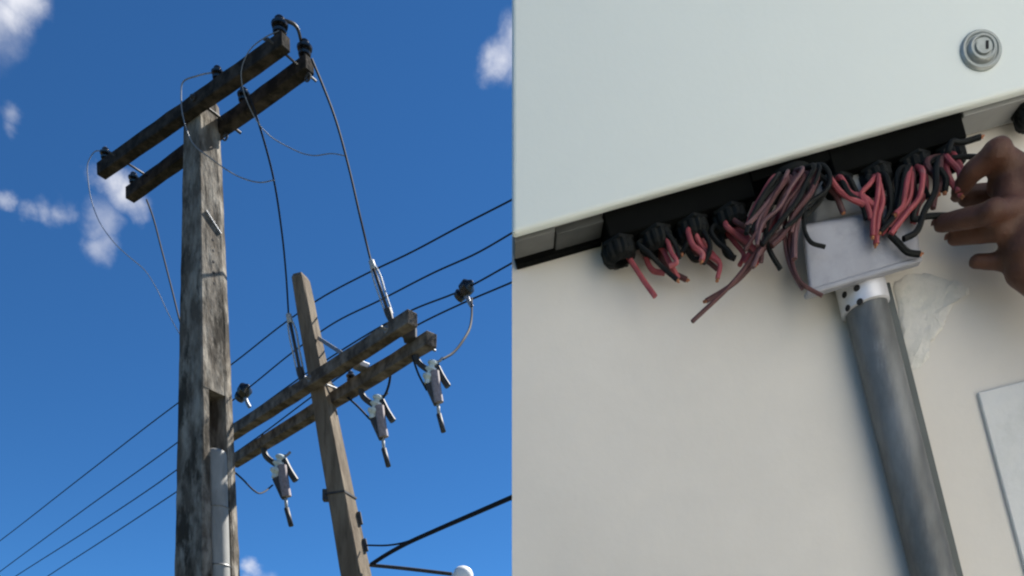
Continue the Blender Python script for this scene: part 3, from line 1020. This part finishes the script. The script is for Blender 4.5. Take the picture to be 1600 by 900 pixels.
w2 = [
    ('r', 2, [(1300, 284), (1318, 302), (1338, 316), (1358, 330)], .762, 1309),
    ('r', 2, [(1310, 284), (1330, 298), (1346, 312), (1362, 322)], .770, 1309),
    ('b', 2, [(1322, 280), (1340, 300), (1352, 318)], .776, 1309),
    ('m', 2, [(1296, 286), (1308, 306), (1326, 322)], .780, 1309),
    ('r', 2, [(1370, 284), (1368, 310), (1364, 340), (1358, 378)], .760, 1367),
    ('r', 2, [(1378, 284), (1376, 315), (1374, 345), (1366, 372)], .768, 1367),
    ('b', 2, [(1384, 282), (1388, 306), (1392, 330), (1382, 356)], .776, 1367),
    ('b', 2, [(1410, 272), (1404, 306), (1396, 332), (1378, 362)], .764, 1427),
    ('b', 2, [(1404, 272), (1398, 300), (1394, 322), (1386, 346)], .780, 1427),
    ('r', 2, [(1440, 278), (1432, 306), (1420, 334), (1388, 364)], .760, 1427),
    ('r', 2, [(1426, 282), (1420, 308), (1406, 336), (1374, 372)], .770, 1427),
    ('m', 2, [(1432, 280), (1428, 310), (1414, 340), (1396, 360)], .778, 1427),
    ('b', 2, [(1460, 268), (1458, 300), (1450, 330), (1432, 362), (1405, 380)], .758, 1483),
    ('b', 2, [(1390, 366), (1400, 378), (1416, 390), (1441, 402)], .766, None),
    ('b', 2, [(1372, 282), (1376, 320), (1382, 350), (1392, 368)], .772, 1367),
    ('b', 2, [(1446, 282), (1430, 316), (1424, 338), (1446, 343), (1472, 335)], .764, 1427),
    ('m', 2, [(1454, 262), (1462, 284), (1470, 304)], .778, 1483),
    ('b', 2, [(1450, 262), (1444, 288), (1446, 312)], .784, 1483),
    ('b', 3, [(1480, 240), (1486, 224), (1504, 220), (1526, 218)], .770, 1483),
    ('b', 3, [(1490, 250), (1506, 247), (1536, 246)], .764, 1483),
    ('r', 3, [(1486, 252), (1494, 270), (1502, 300)], .765, 1483),
    ('r', 3, [(1478, 256), (1484, 278), (1492, 302)], .772, 1483),
    ('r', 3, [(1492, 254), (1500, 276), (1506, 296)], .775, 1483),
    ('b', 2, [(1470, 262), (1474, 286), (1480, 308)], .768, 1483),
]
w2 += [
    ('r', 2, [(1356, 286), (1350, 304), (1352, 326), (1362, 350)], .764, 1367),
    ('r', 2, [(1418, 280), (1410, 300), (1412, 322), (1400, 346)], .758, 1427),
    ('b', 2, [(1420, 278), (1416, 300), (1404, 318), (1398, 344)], .770, 1427),
    ('b', 2, [(1314, 286), (1326, 308), (1346, 324), (1354, 340)], .766, 1309),
    ('b', 2, [(1362, 286), (1372, 306), (1388, 318), (1390, 340)], .780, 1367),
    ('m', 2, [(1466, 262), (1470, 282), (1462, 302), (1466, 318)], .770, 1483),
    ('r', 2, [(1446, 276), (1444, 300), (1434, 322), (1426, 344)], .782, 1427),
]
for kd, zn, pts, dd, st in w2:
    dd = .7455 + (dd - .758) * .36
    wire(kd, zn, pts, dd, rg.uniform(.0021, .0027), start=st)

name_wires()

# ------------------------------------------------------------------ duct box, coupler and pipe below it
pa = math.atan2(103, 411)
Dn = Vector((math.sin(pa), 0, -math.cos(pa)))       # down along the pipe
Sd = Vector((math.cos(pa), 0, math.sin(pa)))        # across the pipe
box_ = empty("duct_box", P(1350, 390, WALL))
tag(box_, "grey sheet metal duct box at the head of the pipe behind the wires", "duct box")
front = .756
bp = [xz(P(*q, front)) for q in ((1264, 458), (1439, 405), (1430, 322), (1252, 352))]
bk = [xz(P(*q, WALL - .0003)) for q in ((1268, 464), (1437, 412), (1428, 318), (1254, 350))]
MB().hexa([(bp[3][0], front, bp[3][1]), (bp[2][0], front, bp[2][1]), (bk[2][0], WALL - .0003, bk[2][1]), (bk[3][0], WALL - .0003, bk[3][1]),
           (bp[0][0], front, bp[0][1]), (bp[1][0], front, bp[1][1]), (bk[1][0], WALL - .0003, bk[1][1]), (bk[0][0], WALL - .0003, bk[0][1])]).build("housing", m_box, box_, bevel=.0042, bseg=4)
lip = [xz(P(*q, front - .002)) for q in ((1262, 461), (1442, 407), (1440, 400), (1260, 453))]
MB().prism(lip, front - .002, front + .006).build("bottom_lip", m_box, box_, bevel=.0008, bseg=1)
nk = [xz(P(*q, .772)) for q in ((1272, 350), (1356, 332), (1352, 250), (1296, 262), (1272, 300))]
MB().prism(nk, .771, WALL - .001).build("neck", m_cab_in, box_, bevel=.005, bseg=3)

pipe = empty("metal_pipe", P(1480, 960, .775))
tag(pipe, "dull grey metal pipe with a seam strip running down the wall below the duct box", "pipe")
pd = .7800
c0 = P(1350, 470, pd)
rpx = pd / F
r_main = 31.5 * rpx
top_c = P(1346, 452, pd)
low_c = top_c + Dn * 1.05
MB().tube([top_c, low_c], r_main, 28, path=False).build("barrel", m_duct, pipe)
# seam strip on its flank
for off, wd, mt, dep in ((r_main + 7.5 * rpx, 13 * rpx, m_duct_dark, .010), (r_main + .5 * rpx, 4.5 * rpx, m_hole, .013)):
    a = top_c + Sd * off + Vector((0, .004, 0)); b = low_c + Sd * off + Vector((0, .004, 0))
    MB().bar(a, b, wd if True else wd, dep, up=(0, -1, 0)).build("seam_strip" if mt is m_duct_dark else "seam_groove", mt, pipe, bevel=.0008, bseg=1)
# perforated coupler
cp0, cp1 = P(1342, 438, pd), P(1353, 484, pd)
cpl = MB().lathe(cp0, cp1 - cp0, [(r_main + .0005, 0), (r_main + .0026, .0008), (r_main + .0026, (cp1 - cp0).length - .0008), (r_main + .0005, (cp1 - cp0).length)], 32).build("coupler", m_coupler, pipe)
for q in ((1309, 454), (1343, 448), (1314, 475), (1348, 469)):
    qx = P(*q, pd - r_main)
    rel = qx - cp0
    along = rel.dot((cp1 - cp0).normalized()); side = rel.dot(Sd)
    side = max(-r_main * .93, min(r_main * .93, side * 1.03))
    ang = math.asin(side / r_main)
    nrm = Sd * math.sin(ang) + Vector((0, -1, 0)) * math.cos(ang)
    hc = cp0 + (cp1 - cp0).normalized() * along + nrm * (r_main + .0024)
    MB().lathe(hc, nrm, [(.0027, 0), (.0027, .0005), (.0018, .0006)], 12).build("coupler_hole", m_hole, cpl)

# ------------------------------------------------------------------ filler patch and white board on the wall
rf = random.Random(4)
outline = [(1398, 446), (1420, 432), (1450, 428), (1480, 434), (1500, 444), (1516, 462), (1502, 472), (1486, 484), (1474, 498), (1466, 520), (1452, 540), (1444, 562), (1430, 580), (1418, 574), (1412, 548), (1404, 500)]
outline = [(x + rf.uniform(-5, 5), y + rf.uniform(-5, 5)) for x, y in outline]
outer = smooth_path([P(*q, WALL - .0004) for q in outline + outline[:1]], 4)[:-1]
cen = sum(outer, Vector()) / len(outer)
outer = [p + Vector((rf.uniform(-.0016, .0016), 0, rf.uniform(-.0016, .0016))) for p in outer]
rngs = []
for k, (s, lift) in enumerate(((1.0, 0), (.93, .0010), (.75, .0017), (.5, .0022), (.25, .0020))):
    rngs.append([cen + (p - cen) * (s + rf.uniform(-.05, .05) * (k > 0)) - Vector((0, lift + rf.uniform(0, .0006) * (k > 0), 0)) for p in outer])
vv = [p for r_ in rngs for p in r_] + [cen - Vector((0, .0022, 0))]
nn = len(outer); ff = []
for i in range(len(rngs) - 1):
    for k in range(nn):
        ff.append((i * nn + k, i * nn + (k + 1) % nn, (i + 1) * nn + (k + 1) % nn, (i + 1) * nn + k))
for k in range(nn):
    ff.append(((len(rngs) - 1) * nn + k, (len(rngs) - 1) * nn + (k + 1) % nn, len(vv) - 1))
tag(MB().add(vv, ff, True).build("filler_patch", m_filler), "rough smear of greenish white filler on the wall beside the pipe", "filler patch")
bpoly = [xz(P(*q, WALL - .004)) for q in ((1607, 905), (1690, 1200), (1990, 1110), (1830, 538), (1529, 613))]
tag(MB().prism(bpoly, WALL - .004, WALL - .0003).build("wall_board", m_board, bevel=.0007, bseg=1), "mottled white board fixed flat and askew on the wall", "board", kind="thing")

# ------------------------------------------------------------------ person reaching to the wires


def capsule(m, a, b, ra, rb, seg=14):
    a, b = Vector(a), Vector(b)
    ax = b - a; L = ax.length
    ax = ax / L if L > 1e-6 else UP
    prof = []
    for k in range(7):
        t = -math.pi / 2 + k / 6 * math.pi / 2
        prof.append((ra * math.cos(t), ra * math.sin(t)))
    for k in range(7):
        t = k / 6 * math.pi / 2
        prof.append((rb * math.cos(t), L + rb * math.sin(t)))
    m.lathe(a, ax, prof, seg)


def chain(m, pts):
    for (p, r0), (q, r1) in zip(pts, pts[1:]):
        capsule(m, p, q, r0, r1)


def remeshed(m, name, mat, parent, voxel, smooth_it):
    o = m.build(name, mat, parent)
    md = o.modifiers.new("remesh", 'REMESH'); md.mode = 'VOXEL'; md.voxel_size = voxel; md.use_smooth_shade = True
    sm = o.modifiers.new("smooth", 'SMOOTH'); sm.iterations = smooth_it; sm.factor = .5
    dg = bpy.context.evaluated_depsgraph_get()
    me = bpy.data.meshes.new_from_object(o.evaluated_get(dg), preserve_all_data_layers=False, depsgraph=dg)
    o.modifiers.clear()
    o.data = me
    me.polygons.foreach_set("use_smooth", [True] * len(me.polygons))
    if not me.materials: me.materials.append(mat)
    return o


person = empty("person", (1.16, .45, 0))
tag(person, "person facing the wall, brown hand reaching up to pinch the wires", "person")
hb = MB()
hk = [(P(1622, 284, .742), P(1556, 241, .726), P(1519, 268, .738), P(1500, 297, .752), (.0112, .0102, .0090, .0076)),   # index
      (P(1618, 318, .736), P(1549, 333, .720), P(1506, 342, .734), P(1472, 349, .749), (.0108, .0090, .0084, .0074)),   # middle
      (P(1620, 354, .744), P(1562, 362, .734), P(1522, 367, .746), P(1492, 371, .757), (.0096, .0080, .0076, .0068)),   # ring
      (P(1628, 420, .748), P(1588, 411, .748), P(1556, 409, .752), P(1525, 408, .756), (.0098, .0076, .0070, .0063))]   # little
wrist = P(1735, 432, .730)
for mcp, pip, dip, tip, rr in hk:
    chain(hb, [(mcp, rr[0]), (pip, rr[1]), (dip, rr[2]), (tip, rr[3])])
    capsule(hb, wrist.lerp(mcp, .12), mcp, .0165, rr[0] + .0025)
for k in range(3):        # webbing of the palm
    a, b = hk[k][0], hk[k + 1][0]
    capsule(hb, a, b, .0115, .0115)
    capsule(hb, wrist.lerp(a, .5), wrist.lerp(b, .5), .0165, .0165)
for (x0, y0, d0), (x1, y1, d1), r_ in (((1578, 268, .738), (1574, 335, .733), .0125), ((1574, 335, .733), (1586, 376, .738), .0118), ((1586, 376, .738), (1606, 412, .746), .0125),
                                       ((1600, 280, .738), (1600, 390, .738), .0175), ((1566, 262, .734), (1560, 290, .745), .0095), ((1600, 420, .742), (1650, 455, .738), .0150)):
    capsule(hb, P(x0, y0, d0), P(x1, y1, d1), r_, r_)       # the back of the hand
for mcp, pip, dip, tip, rr in hk[:3]:                        # knuckles
    capsule(hb, pip + Vector((.001, -.002, .001)), pip + Vector((-.002, -.002, 0)), rr[1] * 1.06, rr[1] * 1.04)
# thumb meets the index finger from behind
chain(hb, [(wrist.lerp(P(1640, 300, .765), .4), .015), (P(1606, 304, .766), .0140), (P(1556, 306, .770), .0108), (P(1512, 306, .766), .0088)])
elbow = Vector((.715, .640, 1.560)); shoulder = Vector((.975, .545, 1.425))
chain(hb, [(wrist, .0255), (wrist.lerp(elbow, .3), .031), (wrist.lerp(elbow, .65), .042), (elbow, .040), (elbow.lerp(shoulder, .5), .046), (shoulder, .055)])
# torso, head, other arm, legs
chain(hb, [(shoulder, .055), (Vector((1.155, .475, 1.40)), .075), (Vector((1.33, .40, 1.405)), .055)])
for dx in (-.075, .075):
    chain(hb, [(Vector((1.16 + dx, .462 - dx * .4, 1.32)), .105), (Vector((1.16 + dx * .8, 0.465, 1.12)), .095), (Vector((1.16 + dx, 0.450, .93)), .105)])
    chain(hb, [(Vector((1.16 + dx * 1.2, 0.450, .90)), .090), (Vector((1.16 + dx * 1.35, 0.460, .50)), .058), (Vector((1.16 + dx * 1.4, 0.450, .40)), .056), (Vector((1.16 + dx * 1.45, 0.430, .09)), .038), (Vector((1.16 + dx * 1.45, 0.440, .05)), .042)])
    chain(hb, [(Vector((1.16 + dx * 1.45, 0.410, .04)), .038), (Vector((1.16 + dx * 1.6, 0.590, .03)), .030)])
chain(hb, [(Vector((1.155, .475, 1.40)), .06), (Vector((1.15, .495, 1.50)), .055)])
chain(hb, [(Vector((1.145, .515, 1.58)), .072), (Vector((1.14, .50, 1.655)), .088)])
capsule(hb, (1.11, .585, 1.595), (1.106, .594, 1.575), .010, .014)      # nose
for dx in (-.08, .08): capsule(hb, (1.143 + dx, .505 + dx * .3, 1.60), (1.143 + dx, .50 + dx * .3, 1.635), .013, .016)
chain(hb, [(Vector((1.33, .40, 1.405)), .055), (Vector((1.41, .41, 1.13)), .042), (Vector((1.425, 0.430, .90)), .027), (Vector((1.425, 0.445, .82)), .034)])
for k in range(4): chain(hb, [(Vector((1.425, 0.415 + .02 * k, .80)), .010), (Vector((1.422, 0.420 + .02 * k, .74)), .009), (Vector((1.415, 0.425 + .02 * k, .705)), .0075)])
chain(hb, [(Vector((1.415, 0.480, .84)), .013), (Vector((1.400, 0.510, .79)), .010)])
remeshed(hb, "body", m_skin, person, .0025, 5)
for mcp, pip, dip, tip, rr in hk[:3]:
    ax_ = (tip - dip).normalized()
    n_ = (Vector((0, -1, 0)) - ax_ * ax_.dot(Vector((0, -1, 0)))).normalized()
    sd_ = ax_.cross(n_)
    c_ = tip + ax_ * rr[3] * .25 + n_ * rr[3] * .80
    vv_, ff_ = [], []
    for i in range(5):
        for j in range(5):
            u_, v_ = (i / 4 - .5), (j / 4 - .5)
            w_ = .0088 * (1 - .25 * max(0, u_) ** 2 * 4)
            vv_.append(c_ + ax_ * u_ * .0115 + sd_ * v_ * w_ - n_ * (abs(v_) ** 2 * .0075 + max(0, u_) * .003))
    for i in range(4):
        for j in range(4): ff_.append((i * 5 + j, i * 5 + j + 1, (i + 1) * 5 + j + 1, (i + 1) * 5 + j))
    MB().add(vv_, ff_, True).build("fingernail", m_nail, person)
sh = MB()
chain(sh, [(elbow.lerp(shoulder, .35), .058), (shoulder, .068), (Vector((1.155, .472, 1.40)), .090), (Vector((1.33, .40, 1.405)), .068), (Vector((1.385, .405, 1.22)), .058)])
for dx in (-.075, .075):
    chain(sh, [(Vector((1.16 + dx, .462 - dx * .4, 1.32)), .118), (Vector((1.16 + dx * .8, 0.465, 1.12)), .112), (Vector((1.16 + dx, 0.450, .90)), .122)])
remeshed(sh, "shirt", m_shirt, person, .010, 2)
tr = MB()
for dx in (-.075, .075):
    chain(tr, [(Vector((1.16 + dx, 0.450, .92)), .112), (Vector((1.16 + dx * 1.2, 0.450, .84)), .102), (Vector((1.16 + dx * 1.35, 0.460, .50)), .074), (Vector((1.16 + dx * 1.45, 0.435, .12)), .062)])
remeshed(tr, "trousers", m_trousers, person, .010, 2)
hr = MB()
chain(hr, [(Vector((1.145, .485, 1.665)), .094), (Vector((1.152, .468, 1.60)), .084)])
remeshed(hr, "hair", m_hair, person, .008, 1)
